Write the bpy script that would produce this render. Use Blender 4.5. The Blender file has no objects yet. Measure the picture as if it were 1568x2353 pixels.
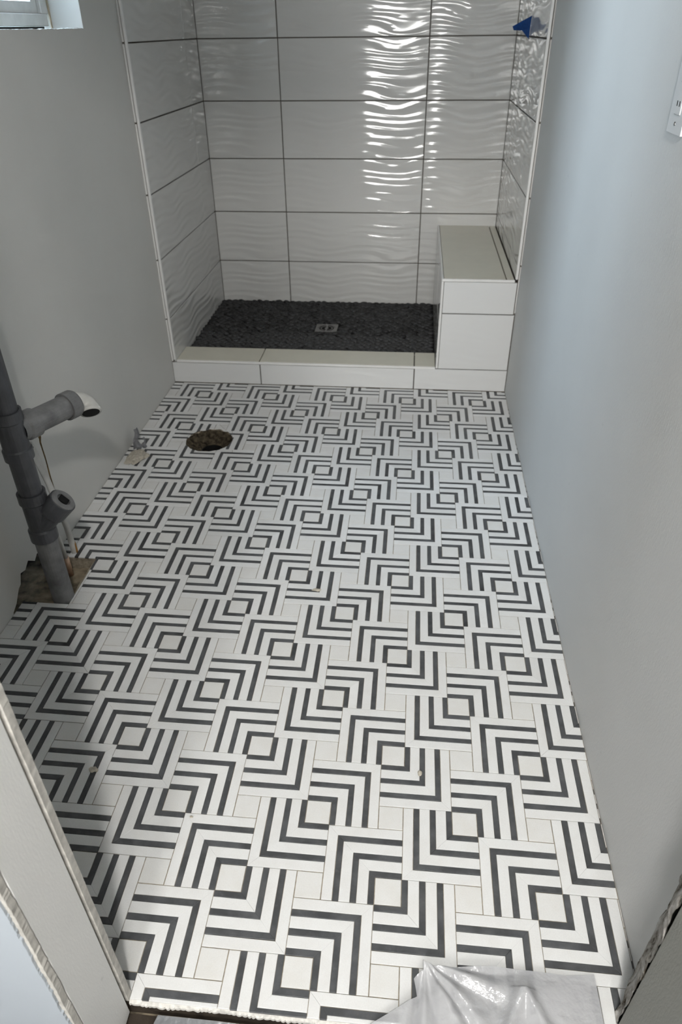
import bpy, bmesh, math, random
from mathutils import Vector, Matrix, noise
from mathutils.geometry import tessellate_polygon
random.seed(7)
SC = bpy.context.scene
COL = SC.collection

# ------------------------------------------------------------------ camera
cam_d = bpy.data.cameras.new('camera')
cam = bpy.data.objects.new('camera', cam_d)
COL.objects.link(cam)
CAM_P = Vector((-0.01030, -2.82148, 1.35749))
R0 = Vector((0.99542327, 0.09500696, -0.01030501))     # right
R1 = Vector((0.04577838, -0.56871572, -0.82125926))    # down
R2 = Vector((-0.08388597, 0.81702883, -0.57046212))    # forward
m = Matrix((R0, -R1, -R2)).transposed().to_4x4()
m.translation = CAM_P
cam.matrix_world = m
FPX = 1606.946
cam_d.sensor_fit = 'VERTICAL'
cam_d.sensor_height = 36.0
cam_d.lens = FPX / 2353 * 36.0
cam_d.clip_start = 0.02
cam_d.dof.use_dof = True
cam_d.dof.focus_distance = 1.45
cam_d.dof.aperture_fstop = 6.0
SC.camera = cam


def to_px(p):
    d = Vector(p) - CAM_P
    z = d.dot(R2)
    if z < 0.05:
        return None
    return (784 + FPX * d.dot(R0) / z, 1176.5 + FPX * d.dot(R1) / z)


# ------------------------------------------------------------------ light
SC.view_settings.view_transform = 'Standard'
SC.view_settings.look = 'None'
SC.view_settings.gamma = 1
SC.view_settings.use_curve_mapping = False
SC.view_settings.exposure = 0.08
world = bpy.data.worlds.new('sky')
SC.world = world
world.use_nodes = True
wn = world.node_tree
wn.nodes.clear()
w_out = wn.nodes.new('ShaderNodeOutputWorld')
w_bg = wn.nodes.new('ShaderNodeBackground')
w_tc = wn.nodes.new('ShaderNodeTexCoord')
w_sep = wn.nodes.new('ShaderNodeSeparateXYZ')
w_ramp = wn.nodes.new('ShaderNodeValToRGB')
wn.links.new(w_tc.outputs['Generated'], w_sep.inputs[0])
wn.links.new(w_sep.outputs['Z'], w_ramp.inputs[0])
wn.links.new(w_ramp.outputs[0], w_bg.inputs[0])
wn.links.new(w_bg.outputs[0], w_out.inputs[0])
w_ramp.color_ramp.elements[0].position = 0.0
w_ramp.color_ramp.elements[0].color = (0.72, 0.87, 1.0, 1)
w_ramp.color_ramp.elements[1].position = 0.7
w_ramp.color_ramp.elements[1].color = (0.58, 0.79, 1.0, 1)
w_bg.inputs[1].default_value = 34.0


def area(name, loc, rot, sx, sy, power, col, portal=False):
    d = bpy.data.lights.new(name, 'AREA')
    d.shape = 'RECTANGLE'
    d.size, d.size_y, d.energy, d.color = sx, sy, power, col
    if portal:
        d.cycles.is_portal = True
    o = bpy.data.objects.new(name, d)
    o.location = loc
    o.rotation_euler = rot
    COL.objects.link(o)
    return o


HY = -4.2                                               # far wall of the room behind the camera
WA = (-0.56, -0.17, 0.95, 2.20)
WC = (0.10, 0.27, 0.95, 2.20)
CEIL_Z = 2.44
BW = (-0.86, -0.20, 1.360, 2.02)                        # bathroom window: y0 y1 z0 z1
PI = math.pi
LW_A, LW_C, LAMP = 43.0, 43.0, 35.0
for nm, w, L, c in (('hall_window_light', WA, LW_A, (1.0, 0.99, 0.97)), ('hall_window_light', WC, LW_C, (1.0, 0.99, 0.97))):
    a_ = (w[1] - w[0]) * (w[3] - w[2])
    area(nm, ((w[0] + w[1]) / 2, HY - 0.16, (w[2] + w[3]) / 2), (PI / 2, 0, 0), w[1] - w[0], w[3] - w[2], L * a_ * PI, c)
area('hall_ceiling_lamp', (0.07, -3.30, CEIL_Z - 0.10), (0.85, 0, 0), 0.13, 0.13, LAMP, (1.0, 0.985, 0.95))
area('bath_window_portal', (-1.26, (BW[0] + BW[1]) / 2, (BW[2] + BW[3]) / 2), (0, -PI / 2, 0), BW[3] - BW[2], BW[1] - BW[0], 1, (1, 1, 1), True)


# ------------------------------------------------------------------ materials
def srgb(r, g, b):
    f = lambda c: (c / 255 / 12.92) if c <= 10 else ((c / 255 + 0.055) / 1.055) ** 2.4
    return (f(r), f(g), f(b), 1)


class NT:
    def __init__(self, name):
        self.m = bpy.data.materials.new(name)
        self.m.use_nodes = True
        self.t = self.m.node_tree
        self.b = self.t.nodes['Principled BSDF']
        self.out = self.t.nodes['Material Output']

    def n(self, typ, **kw):
        nd = self.t.nodes.new(typ)
        for k, v in kw.items():
            if k.startswith('_'):
                nd.inputs[k[1:]].default_value = v
            else:
                setattr(nd, k, v)
        return nd

    def l(self, a, b):
        self.t.links.new(a, b)

    def coord(self, which='Object', scale=(1, 1, 1)):
        tc = self.n('ShaderNodeTexCoord')
        mp = self.n('ShaderNodeMapping')
        mp.inputs['Scale'].default_value = scale
        self.l(tc.outputs[which], mp.inputs[0])
        return mp.outputs[0]

    def pos(self, scale=(1, 1, 1)):
        g = self.n('ShaderNodeNewGeometry')
        mp = self.n('ShaderNodeMapping')
        mp.inputs['Scale'].default_value = scale
        self.l(g.outputs['Position'], mp.inputs[0])
        return mp.outputs[0]

    def noise(self, vec, scale, detail=4, rough=0.55):
        nd = self.n('ShaderNodeTexNoise')
        nd.inputs['Scale'].default_value = scale
        nd.inputs['Detail'].default_value = detail
        nd.inputs['Roughness'].default_value = rough
        self.l(vec, nd.inputs['Vector'])
        return nd.outputs['Fac']

    def ramp(self, fac, stops):
        nd = self.n('ShaderNodeValToRGB')
        e = nd.color_ramp.elements
        while len(e) < len(stops):
            e.new(0.5)
        for el, (p, c) in zip(e, stops):
            el.position = p
            el.color = c
        self.l(fac, nd.inputs[0])
        return nd.outputs[0]

    def mix(self, fac, a, b, blend='MIX'):
        nd = self.n('ShaderNodeMix', data_type='RGBA', blend_type=blend)
        for sock, v in ((0, fac), (6, a), (7, b)):
            if hasattr(v, 'is_output'):
                self.l(v, nd.inputs[sock])
            else:
                nd.inputs[sock].default_value = v
        return nd.outputs[2]

    def math(self, op, a, b=0.0, c=0.0):
        nd = self.n('ShaderNodeMath', operation=op)
        for i, v in enumerate((a, b, c)):
            if hasattr(v, 'is_output'):
                self.l(v, nd.inputs[i])
            else:
                nd.inputs[i].default_value = v
        return nd.outputs[0]

    def base(self, v):
        if hasattr(v, 'is_output'):
            self.l(v, self.b.inputs['Base Color'])
        else:
            self.b.inputs['Base Color'].default_value = v

    def rough(self, v, spec=0.5, metal=0.0):
        if hasattr(v, 'is_output'):
            self.l(v, self.b.inputs['Roughness'])
        else:
            self.b.inputs['Roughness'].default_value = v
        self.b.inputs['Specular IOR Level'].default_value = spec
        self.b.inputs['Metallic'].default_value = metal

    def bump(self, h, strength=0.3, dist=0.001):
        nd = self.n('ShaderNodeBump')
        nd.inputs['Strength'].default_value = strength
        nd.inputs['Distance'].default_value = dist
        self.l(h, nd.inputs['Height'])
        self.l(nd.outputs[0], self.b.inputs['Normal'])

    def island(self):
        return self.n('ShaderNodeNewGeometry').outputs['Random Per Island']


def g(v, w=0.0):
    return (v + w, v, v - w, 1)


def plain(name, col, rough=0.6, spec=0.4, metal=0.0, var=0.12, scale=30, bump=0.15):
    t = NT(name)
    f = t.noise(t.pos(), scale)
    lo = tuple(c * (1 - var) for c in col[:3]) + (1,)
    hi = tuple(min(1, c * (1 + var)) for c in col[:3]) + (1,)
    t.base(t.ramp(f, [(0.3, lo), (0.7, hi)]))
    t.rough(rough, spec, metal)
    if bump:
        t.bump(t.noise(t.pos(), scale * 12, 2), bump, 0.001)
    return t.m


def mat_drywall(name, col, streak=(1, 1, 0.35), bstr=0.25, marks=0.25):
    t = NT(name)
    f = t.noise(t.pos(), 3.0, 5)
    c = t.ramp(f, [(0.3, tuple(x * 0.95 for x in col[:3]) + (1,)), (0.7, col)])
    sp = t.noise(t.pos(), 38, 2)
    spot = t.ramp(sp, [(0.74, (0, 0, 0, 1)), (0.80, (1, 1, 1, 1))])
    c = t.mix(t.math('MULTIPLY', spot, marks), c, tuple(x * 0.55 for x in col[:3]) + (1,))
    t.base(c)
    t.rough(0.55, 0.35)
    t.bump(t.noise(t.pos(streak), 330, 3, 0.6), bstr, 0.0012)
    return t.m


M = {}
M['paint'] = mat_drywall('primed_drywall', (0.60, 0.59, 0.56, 1))
M['paint_right'] = mat_drywall('primed_drywall_rolled', (0.60, 0.60, 0.585, 1), (1, 1, 0.3), 0.35)
M['hall_paint'] = mat_drywall('hall_white_paint', (0.80, 0.80, 0.79, 1), (1, 1, 1), 0.12, 0.0)
M['jamb_paint'] = mat_drywall('bare_drywall_jamb', (0.74, 0.735, 0.71, 1), (1, 1, 0.25), 0.25, 0.35)
M['shaded_grey_board'] = mat_drywall('shaded_grey_paper', (0.25, 0.25, 0.225, 1), (1, 1, 0.3), 0.6, 0.4)  # grey drywall paper, darkened: shade on the right stub is put into its colour
M['blue_paint'] = mat_drywall('pale_blue_paint', (0.42, 0.46, 0.50, 1), (1, 1, 1), 0.12, 0.0)
M['outdoor'] = plain('pale_outdoor', (0.42, 0.42, 0.41, 1), 0.8, 0.2, var=0.1, scale=3, bump=0)
M['gypsum'] = plain('torn_gypsum', (0.50, 0.48, 0.44, 1), 0.9, 0.2, var=0.25, scale=60, bump=0.6)


def mat_mud():
    t = NT('joint_mud')
    f = t.noise(t.pos((1, 1, 0.5)), 45, 5, 0.7)
    t.base(t.ramp(f, [(0.36, (0.10, 0.085, 0.065, 1)), (0.47, (0.42, 0.39, 0.35, 1)), (0.62, (0.62, 0.60, 0.57, 1))]))
    t.rough(1.0, 0.0)
    t.bump(t.noise(t.pos(), 160, 5, 0.7), 1.0, 0.004)
    return t.m


M['mud'] = mat_mud()


def mat_marble(name, lo, hi, rough, fleck):
    t = NT(name)
    isl = t.island()
    v = t.pos()
    c = t.mix(isl, lo, hi)
    n1 = t.noise(v, 22, 5, 0.6)
    c = t.mix(t.ramp(n1, [(0.40, (0, 0, 0, 1)), (0.68, (0.6, 0.6, 0.6, 1))]), c, fleck)
    n3 = t.noise(t.pos((1, 1, 1)), 75, 4, 0.65)
    c = t.mix(t.ramp(n3, [(0.60, (0, 0, 0, 1)), (0.74, (0.5, 0.5, 0.5, 1))]), c, fleck)
    n2 = t.noise(v, 420, 2)
    c = t.mix(t.ramp(n2, [(0.35, (0.12, 0.12, 0.12, 1)), (0.6, (0, 0, 0, 1))]), c, tuple(x * 0.6 for x in hi[:3]) + (1,))
    t.base(c)
    t.rough(rough, 0.4)
    t.bump(t.noise(v, 600, 2), 0.12, 0.0006)
    return t.m


M['white_stone'] = mat_marble('white_marble', (0.66, 0.658, 0.645, 1), (0.75, 0.748, 0.74, 1), 0.34, (0.66, 0.65, 0.63, 1))
M['dark_stone'] = mat_marble('charcoal_stone', (0.036, 0.037, 0.039, 1), (0.074, 0.076, 0.079, 1), 0.42, (0.135, 0.14, 0.145, 1))
M['square_stone'] = mat_marble('white_marble_square', (0.63, 0.622, 0.60, 1), (0.73, 0.725, 0.71, 1), 0.34, (0.64, 0.625, 0.59, 1))
M['mortar'] = plain('mortar_bed', (0.30, 0.26, 0.20, 1), 0.9, 0.2, var=0.35, scale=90, bump=0.5)
M['old_mortar'] = plain('old_mortar', (0.36, 0.32, 0.24, 1), 0.9, 0.2, var=0.3, scale=60, bump=0.6)
M['thinset'] = plain('white_thinset', (0.62, 0.60, 0.56, 1), 0.9, 0.2, var=0.2, scale=140, bump=0.5)
M['slab'] = plain('dirty_slab', (0.23, 0.19, 0.135, 1), 0.9, 0.2, var=0.7, scale=28, bump=0.6)
M['grout'] = plain('grey_grout', (0.13, 0.115, 0.10, 1), 0.85, 0.2, var=0.1, scale=60, bump=0.3)


def mat_wave(name, col, amp, rough=0.07):
    t = NT(name)
    tc = t.n('ShaderNodeTexCoord')
    sep = t.n('ShaderNodeSeparateXYZ')
    t.l(tc.outputs['Object'], sep.inputs[0])
    s, z = sep.outputs['X'], sep.outputs['Z']
    mp = t.n('ShaderNodeMapping')
    mp.inputs['Scale'].default_value = (2.6, 0, 13.0)
    t.l(tc.outputs['Object'], mp.inputs[0])
    nz = t.noise(mp.outputs[0], 1.0, 1.0, 0.4)
    mp2 = t.n('ShaderNodeMapping')
    mp2.inputs['Scale'].default_value = (5.0, 0, 34.0)
    mp2.inputs['Location'].default_value = (3.1, 0, 1.7)
    t.l(tc.outputs['Object'], mp2.inputs[0])
    nz2 = t.noise(mp2.outputs[0], 1.0, 1.0, 0.4)
    sw = t.math('SINE', t.math('MULTIPLY_ADD', s, 2 * PI / 0.36, 0.9))
    zz = t.math('MULTIPLY_ADD', sw, -0.011, z)
    zz = t.math('MULTIPLY_ADD', nz, 0.06, zz)
    w1 = t.math('SINE', t.math('MULTIPLY', zz, 2 * PI / 0.036))
    h = t.math('ADD', t.math('MULTIPLY', w1, t.math('MULTIPLY_ADD', nz2, 0.5, 0.25)), t.math('MULTIPLY', nz2, 1.3))
    t.base(col)
    t.rough(rough, 0.5)
    t.bump(h, 1.0, amp)
    return t.m


M['wave'] = mat_wave('glossy_wave_tile', (0.61, 0.605, 0.585, 1), 0.0013)
M['wave_soft'] = mat_wave('glossy_tile_curb', (0.63, 0.63, 0.62, 1), 0.0005, 0.12)
M['flat_tile'] = plain('satin_tile', (0.66, 0.63, 0.53, 1), 0.35, 0.5, var=0.03, scale=12, bump=0)
M['trim'] = plain('pale_edge_trim', (0.72, 0.71, 0.69, 1), 0.22, 0.5, var=0.03, scale=20, bump=0)


def mat_pebble():
    t = NT('black_pebble')
    t.base(t.mix(t.island(), (0.012, 0.012, 0.013, 1), (0.042, 0.042, 0.044, 1)))
    t.rough(0.55, 0.35)
    t.bump(t.noise(t.pos(), 300, 2), 0.2, 0.001)
    return t.m


M['pebble'] = mat_pebble()
M['pebble_grout'] = plain('black_grout', (0.006, 0.006, 0.006, 1), 0.9, 0.2, var=0.2, scale=60)
M['pipe'] = plain('grey_plastic_pipe', (0.060, 0.062, 0.068, 1), 0.38, 0.45, var=0.2, scale=25, bump=0.1)
M['pipe_pale'] = plain('pale_grey_pipe', (0.15, 0.15, 0.15, 1), 0.5, 0.4, var=0.35, scale=22, bump=0.2)  # lighter, more mottled grey for the lower pipe, branch and plug
M['white_pipe'] = plain('white_plastic_pipe', (0.52, 0.51, 0.48, 1), 0.4, 0.4, var=0.1, scale=40, bump=0.1)
M['black'] = plain('recess_black', (0.008, 0.008, 0.008, 1), 0.7, 0.2, bump=0)  # paints in the darkness inside gaps, slots and openings
M['rust'] = plain('rusty_tape', (0.30, 0.14, 0.03, 1), 0.7, 0.3, var=0.4, scale=80, bump=0.3)
M['rust_dark'] = plain('rust_stained_gap', (0.13, 0.085, 0.035, 1), 0.9, 0.2, var=0.6, scale=60, bump=0.5)
M['copper'] = plain('pale_copper', (0.50, 0.34, 0.24, 1), 0.4, 0.5, 0.4, var=0.2, scale=80)
M['chrome'] = plain('dull_chrome', (0.22, 0.22, 0.22, 1), 0.28, 0.5, 0.9, var=0.1, scale=60, bump=0)
M['blue_tape'] = plain('blue_painters_tape', (0.003, 0.040, 0.17, 1), 0.6, 0.3, var=0.2, scale=120, bump=0.2)
M['vinyl'] = plain('white_vinyl', (0.72, 0.71, 0.69, 1), 0.4, 0.4, var=0.06, scale=30, bump=0.05)
M['caulk'] = plain('beige_caulk', (0.52, 0.44, 0.33, 1), 0.8, 0.3, var=0.2, scale=60, bump=0.3)
M['plate'] = plain('white_plate', (0.66, 0.67, 0.67, 1), 0.3, 0.5, var=0.02, scale=10, bump=0)
M['debris'] = plain('dried_mortar', (0.46, 0.42, 0.35, 1), 0.9, 0.2, var=0.25, scale=120, bump=0.6)
M['grey_scrap'] = plain('grey_plastic_scrap', (0.17, 0.17, 0.18, 1), 0.5, 0.4, var=0.3, scale=60, bump=0.3)
M['hole'] = plain('crumbled_concrete', (0.060, 0.048, 0.032, 1), 0.95, 0.15, var=0.8, scale=70, bump=1.0)
M['wood'] = plain('dark_plywood', (0.034, 0.026, 0.019, 1), 0.8, 0.2, var=0.4, scale=40, bump=0.4)


def mat_film(name, col, trans, rough):
    t = NT(name)
    t.base(col)
    t.rough(rough, 0.6)
    tr = t.n('ShaderNodeBsdfTransparent')
    mx = t.n('ShaderNodeMixShader')
    mx.inputs[0].default_value = trans
    t.l(t.b.outputs[0], mx.inputs[1])
    t.l(tr.outputs[0], mx.inputs[2])
    t.l(mx.outputs[0], t.out.inputs[0])
    return t


def film(name, col, trans, rough):
    t = mat_film(name, col, trans, rough)
    t.bump(t.noise(t.pos(), 55, 3, 0.5), 0.5, 0.006)
    return t.m


M['film'] = film('milky_plastic_film', (0.49, 0.49, 0.50, 1), 0.25, 0.14)
M['film_flat'] = film('grey_plastic_film', (0.20, 0.21, 0.22, 1), 0.25, 0.30)


def mat_glass():
    t = NT('window_glass')
    gl = t.n('ShaderNodeBsdfGlossy')
    gl.inputs['Roughness'].default_value = 0.02
    tr = t.n('ShaderNodeBsdfTransparent')
    mx = t.n('ShaderNodeMixShader')
    mx.inputs[0].default_value = 0.94
    t.l(gl.outputs[0], mx.inputs[1])
    t.l(tr.outputs[0], mx.inputs[2])
    t.l(mx.outputs[0], t.out.inputs[0])
    return t.m


M['glass'] = mat_glass()

# ------------------------------------------------------------------ builders
WORLD = {}                                              # object name -> world position of its origin


def reg(o, loc):
    WORLD[o.name] = Vector(loc)
    return o


def mesh_obj(name, me, parent=None, loc=(0, 0, 0), kind=None):
    """links a mesh object whose origin stands at the world point loc"""
    o = bpy.data.objects.new(name, me)
    COL.objects.link(o)
    if parent is not None:
        o.parent = parent
        o.location = Vector(loc) - WORLD[parent.name]
    else:
        o.location = loc
    if kind:
        o['kind'] = kind
    return reg(o, loc)


def part(name, bm, mat, parent=None, kind=None, loc=None, smooth=False):
    """turns a bmesh in world coordinates into one mesh object"""
    if loc is None:
        loc = WORLD[parent.name] if parent is not None else Vector((0, 0, 0))
    loc = Vector(loc)
    bmesh.ops.translate(bm, verts=bm.verts, vec=-loc)
    bmesh.ops.recalc_face_normals(bm, faces=bm.faces)
    me = bpy.data.meshes.new(name)
    bm.to_mesh(me)
    bm.free()
    me.materials.append(mat)
    if smooth:
        for p in me.polygons:
            p.use_smooth = True
    return mesh_obj(name, me, parent, loc, kind)


def tag(o, label, cat, group=None, kind=None):
    o['label'] = label
    o['category'] = cat
    if group:
        o['group'] = group
    if kind:
        o['kind'] = kind
    return o


def thing(name, label, cat, loc, group=None):
    o = bpy.data.objects.new(name, None)
    o.empty_display_size = 0.05
    COL.objects.link(o)
    o.location = loc
    tag(o, label, cat, group)
    return reg(o, loc)


def box(bm, x0, x1, y0, y1, z0, z1, bev=0.0):
    v = [bm.verts.new(c) for c in ((x0, y0, z0), (x1, y0, z0), (x1, y1, z0), (x0, y1, z0), (x0, y0, z1), (x1, y0, z1), (x1, y1, z1), (x0, y1, z1))]
    fs = [bm.faces.new([v[i] for i in q]) for q in ((0, 3, 2, 1), (4, 5, 6, 7), (0, 1, 5, 4), (1, 2, 6, 5), (2, 3, 7, 6), (3, 0, 4, 7))]
    if bev:
        es = list({e for f in fs for e in f.edges})
        bmesh.ops.bevel(bm, geom=es, offset=bev, segments=1, affect='EDGES')
    return bm


def nbox(*a, **k):
    return box(bmesh.new(), *a, **k)


def lathe(bm, p0, p1, prof, seg=24, caps=(True, True)):
    """surface of revolution about the line p0-p1; prof = [(t 0..1, radius)]"""
    p0, p1 = Vector(p0), Vector(p1)
    ax = (p1 - p0)
    a = ax.normalized()
    u = a.orthogonal().normalized()
    w = a.cross(u)
    rings = []
    for t, r in prof:
        c = p0 + ax * t
        rings.append([bm.verts.new(c + (u * math.cos(2 * PI * i / seg) + w * math.sin(2 * PI * i / seg)) * r) for i in range(seg)])
    for A, Bq in zip(rings, rings[1:]):
        for i in range(seg):
            bm.faces.new((A[i], A[(i + 1) % seg], Bq[(i + 1) % seg], Bq[i]))
    if caps[0]:
        bm.faces.new(rings[0][::-1])
    if caps[1]:
        bm.faces.new(rings[-1])
    return bm


def tube(bm, pts, rad, seg=14, caps=True):
    pts = [Vector(p) for p in pts]
    rads = rad if isinstance(rad, (list, tuple)) else [rad] * len(pts)
    rings = []
    u = None
    for i, p in enumerate(pts):
        d = (pts[min(i + 1, len(pts) - 1)] - pts[max(i - 1, 0)]).normalized()
        u = d.orthogonal().normalized() if u is None else (u - d * u.dot(d)).normalized()
        w = d.cross(u)
        rings.append([bm.verts.new(p + (u * math.cos(2 * PI * k / seg) + w * math.sin(2 * PI * k / seg)) * rads[i]) for k in range(seg)])
    for A, Bq in zip(rings, rings[1:]):
        for i in range(seg):
            bm.faces.new((A[i], A[(i + 1) % seg], Bq[(i + 1) % seg], Bq[i]))
    if caps:
        bm.faces.new(rings[0][::-1])
        bm.faces.new(rings[-1])
    return bm


def slab_poly(loops, place, depth):
    """a flat slab with holes: loops of 2-D points, place(u, v, d) -> 3-D, d = 0 front, depth back"""
    bm = bmesh.new()
    tris = tessellate_polygon([[Vector((a, b, 0)) for a, b in lp] for lp in loops])
    flat = [p for lp in loops for p in lp]
    fr = [bm.verts.new(place(a, b, 0)) for a, b in flat]
    bk = [bm.verts.new(place(a, b, depth)) for a, b in flat]
    for t in tris:
        try:
            bm.faces.new([fr[i] for i in t])
            bm.faces.new([bk[i] for i in reversed(t)])
        except ValueError:
            pass
    k = 0
    for lp in loops:
        n = len(lp)
        for i in range(n):
            j = (i + 1) % n
            bm.faces.new((fr[k + i], fr[k + j], bk[k + j], bk[k + i]))
        k += n
    return bm


def nz(x, y=0.0, z=0.0):
    return noise.noise(Vector((x, y, z)))


# ------------------------------------------------------------------ room dimensions
XL, XR = -1.086, 0.4345            # drywall faces
TL, TR, TB = -1.066, 0.418, 1.077  # tiled shower faces
YC = 0.122                         # front of curb, bench and shower edge
YF = -2.354                        # front end of the tiled floor
CEIL = 2.44
NOTCH = (-1.2, -0.948, -1.402, -1.190)
HOLE = (-0.785, -0.415, 0.093)

# ------------------------------------------------------------------ setting: walls
# left wall, with the window opening and the broken bottom at the pipe notch
wl = [(-2.36, -0.06), (-1.47, -0.06), (-1.455, 0.004), (-1.43, 0.016), (-1.40, 0.045), (-1.385, 0.050), (-1.37, 0.078), (-1.345, 0.070),
      (-1.32, 0.085), (-1.29, 0.060), (-1.27, 0.072), (-1.24, 0.055), (-1.22, 0.030), (-1.195, 0.006), (-1.19, -0.06), (1.10, -0.06), (1.10, CEIL), (-2.36, CEIL)]
bottom = [(BW[0] + (BW[1] - BW[0]) * i / 90, BW[2] + 0.0022 * nz(i * 0.37, 4.0) + 0.0012 * nz(i * 1.3, 9.0)) for i in range(91)]
hole = bottom + [(BW[1], BW[3]), (BW[0], BW[3])]
wall_left = part('wall_left', slab_poly([wl, hole], lambda a, b, d: (XL - d, a, b), 0.013), M['paint'], kind='structure')
part('wall_cavity', nbox(-1.26, XL - 0.10, -2.36, 1.10, -0.06, 1.33), M['wood'], wall_left)
bm = bmesh.new()
box(bm, -1.30, XL - 0.013, -2.36, BW[0], 1.33, CEIL)
box(bm, -1.30, XL - 0.013, BW[1], 1.10, 1.33, CEIL)
box(bm, -1.30, XL - 0.013, BW[0], BW[1], BW[3], CEIL)
part('wall_core', bm, M['paint'], wall_left)
# rusty slot in the left wall beside the flattened tube
bm = bmesh.new()
prev = None
for i in range(31):
    z = 0.012 + 0.375 * i / 30
    wq = 0.0035 + 0.002 * nz(z * 30, 2.0) + (0.010 * max(0.0, (z - 0.345) / 0.04) if z > 0.345 else 0.0)
    yc = -1.088 + 0.004 * nz(z * 12) + 0.006 * (z > 0.36)
    cur = [bm.verts.new((XL + dx, yc + dy * wq, z)) for dx, dy in ((-0.002, -1), (0.0012, -0.7), (0.0012, 0.7), (-0.002, 1))]
    if prev:
        for j in range(3):
            bm.faces.new((prev[j], prev[j + 1], cur[j + 1], cur[j]))
    prev = cur
part('rusty_slot', bm, M['rust_dark'], wall_left)
# right wall: ends in a ragged edge by the doorway
wr = [(1.10, -0.06), (1.10, CEIL)]
k = 90
for i in range(k + 1):
    zz = CEIL - (CEIL + 0.06) * i / k
    wr.append((-2.237 + 0.008 * nz(zz * 14, 1.3) + 0.003 * nz(zz * 60, 5.1), zz))
wall_right = part('wall_right', slab_poly([wr], lambda a, b, d: (XR + d, a, b), 0.013), M['paint_right'], kind='structure')
part('wall_core', nbox(XR + 0.013, XR + 0.12, -2.3175, 1.10, -0.06, CEIL), M['wood'], wall_right)
wall_back = part('wall_back', nbox(XL - 0.02, XR + 0.02, TB + 0.010, TB + 0.10, -0.06, CEIL), M['grout'], kind='structure')
part('ceiling', nbox(-1.3, 0.56, -2.47, 1.18, CEIL, CEIL + 0.05), M['hall_paint'], kind='structure')

# front wall of the bathroom: left stub with its torn jamb, right stub, header
wf = part('wall_front', nbox(-3.2, -0.447, -2.452, -2.358, -0.06, CEIL), M['black'], kind='structure')  # core coloured black so the jamb gap reads as deep shade


def ragged_panel(x0, xe, y0, y1, z0, z1, amp, seed, n=700):
    lp = [(x0, z0)]
    for i in range(n + 1):
        zz = z0 + (z1 - z0) * i / n
        lp.append((xe + amp * nz(zz * 17, seed) + amp * 0.6 * nz(zz * 90, seed + 3) + amp * 0.5 * nz(zz * 260, seed + 5), zz))
    lp.append((x0, z1))
    return slab_poly([lp], lambda a, b, d: (a, y0 + d, b), y1 - y0)


part('inner_drywall', ragged_panel(-1.086, -0.4315, -2.3565, -2.344, -0.002, CEIL, 0.0008, 2.0), M['gypsum'], wf)
part('jamb_drywall', nbox(-0.446, -0.4335, -2.4495, -2.3625, -0.03, 2.06), M['jamb_paint'], wf)
part('outer_drywall', ragged_panel(-3.2, -0.4335, -2.4625, -2.4515, -0.03, CEIL, 0.0018, 9.0), M['gypsum'], wf)
part('painted_face', ragged_panel(-3.2, -0.4385, -2.4665, -2.4627, -0.03, CEIL, 0.0035, 14.0), M['blue_paint'], wf)
part('header', nbox(-0.437, 0.56, -2.466, -2.345, 2.06, CEIL), M['hall_paint'], wf)
part('jamb_stub', nbox(0.386, 0.56, -2.466, -2.318, -0.03, 2.06), M['shaded_grey_board'], wf)
# torn mud and paper in the corner between the right stub and the right wall
bm = bmesh.new()
rows = 260
cols = 7
gridv = []
for i in range(rows + 1):
    zz = -0.01 + 2.06 * i / rows
    row = []
    for j in range(cols + 1):
        t = j / cols
        x = 0.386 + (XR - 0.386) * t
        y = -2.319 + 0.081 * t
        s = 0.006 * nz(zz * 20, t * 3, 2.2) + 0.005 * nz(zz * 70, t * 9, 7.7)
        e = 1.0 if 0 < j < cols else 0.5
        row.append(bm.verts.new((x - 0.004 * e + s * 0.85 * e, y + 0.002 - s * 0.6 * e + 0.007 * e * nz(zz * 30, t * 2, 4.4), zz)))
    gridv.append(row)
for a, b in zip(gridv, gridv[1:]):
    for j in range(cols):
        bm.faces.new((a[j], a[j + 1], b[j + 1], b[j]))
part('torn_corner_mud', bm, M['mud'], wf)

# room behind the camera
hall = part('floor_hall', nbox(-3.2, 2.2, HY, YF - 0.006, -0.09, -0.045), M['wood'], kind='structure')
fl = [(-3.2, -0.045), (2.2, -0.045), (2.2, CEIL), (-3.2, CEIL)]
holes = [[(w[0], w[2]), (w[1], w[2]), (w[1], w[3]), (w[0], w[3])] for w in (WA, WC)]
part('wall_hall_far', slab_poly([fl] + holes, lambda a, b, d: (a, HY - d, b), 0.12), M['hall_paint'], kind='structure')
part('wall_hall_left', nbox(-3.3, -3.2, HY - 0.12, -2.45, -0.06, CEIL), M['hall_paint'], kind='structure')
part('wall_hall_right', nbox(2.2, 2.3, HY - 0.12, -2.45, -0.06, CEIL), M['hall_paint'], kind='structure')
part('wall_hall_near', nbox(0.56, 2.2, -2.466, -2.36, -0.06, CEIL), M['hall_paint'], kind='structure')
part('ceiling_hall', nbox(-3.3, 2.3, HY - 0.12, -2.466, CEIL, CEIL + 0.05), M['hall_paint'], kind='structure')
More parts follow.
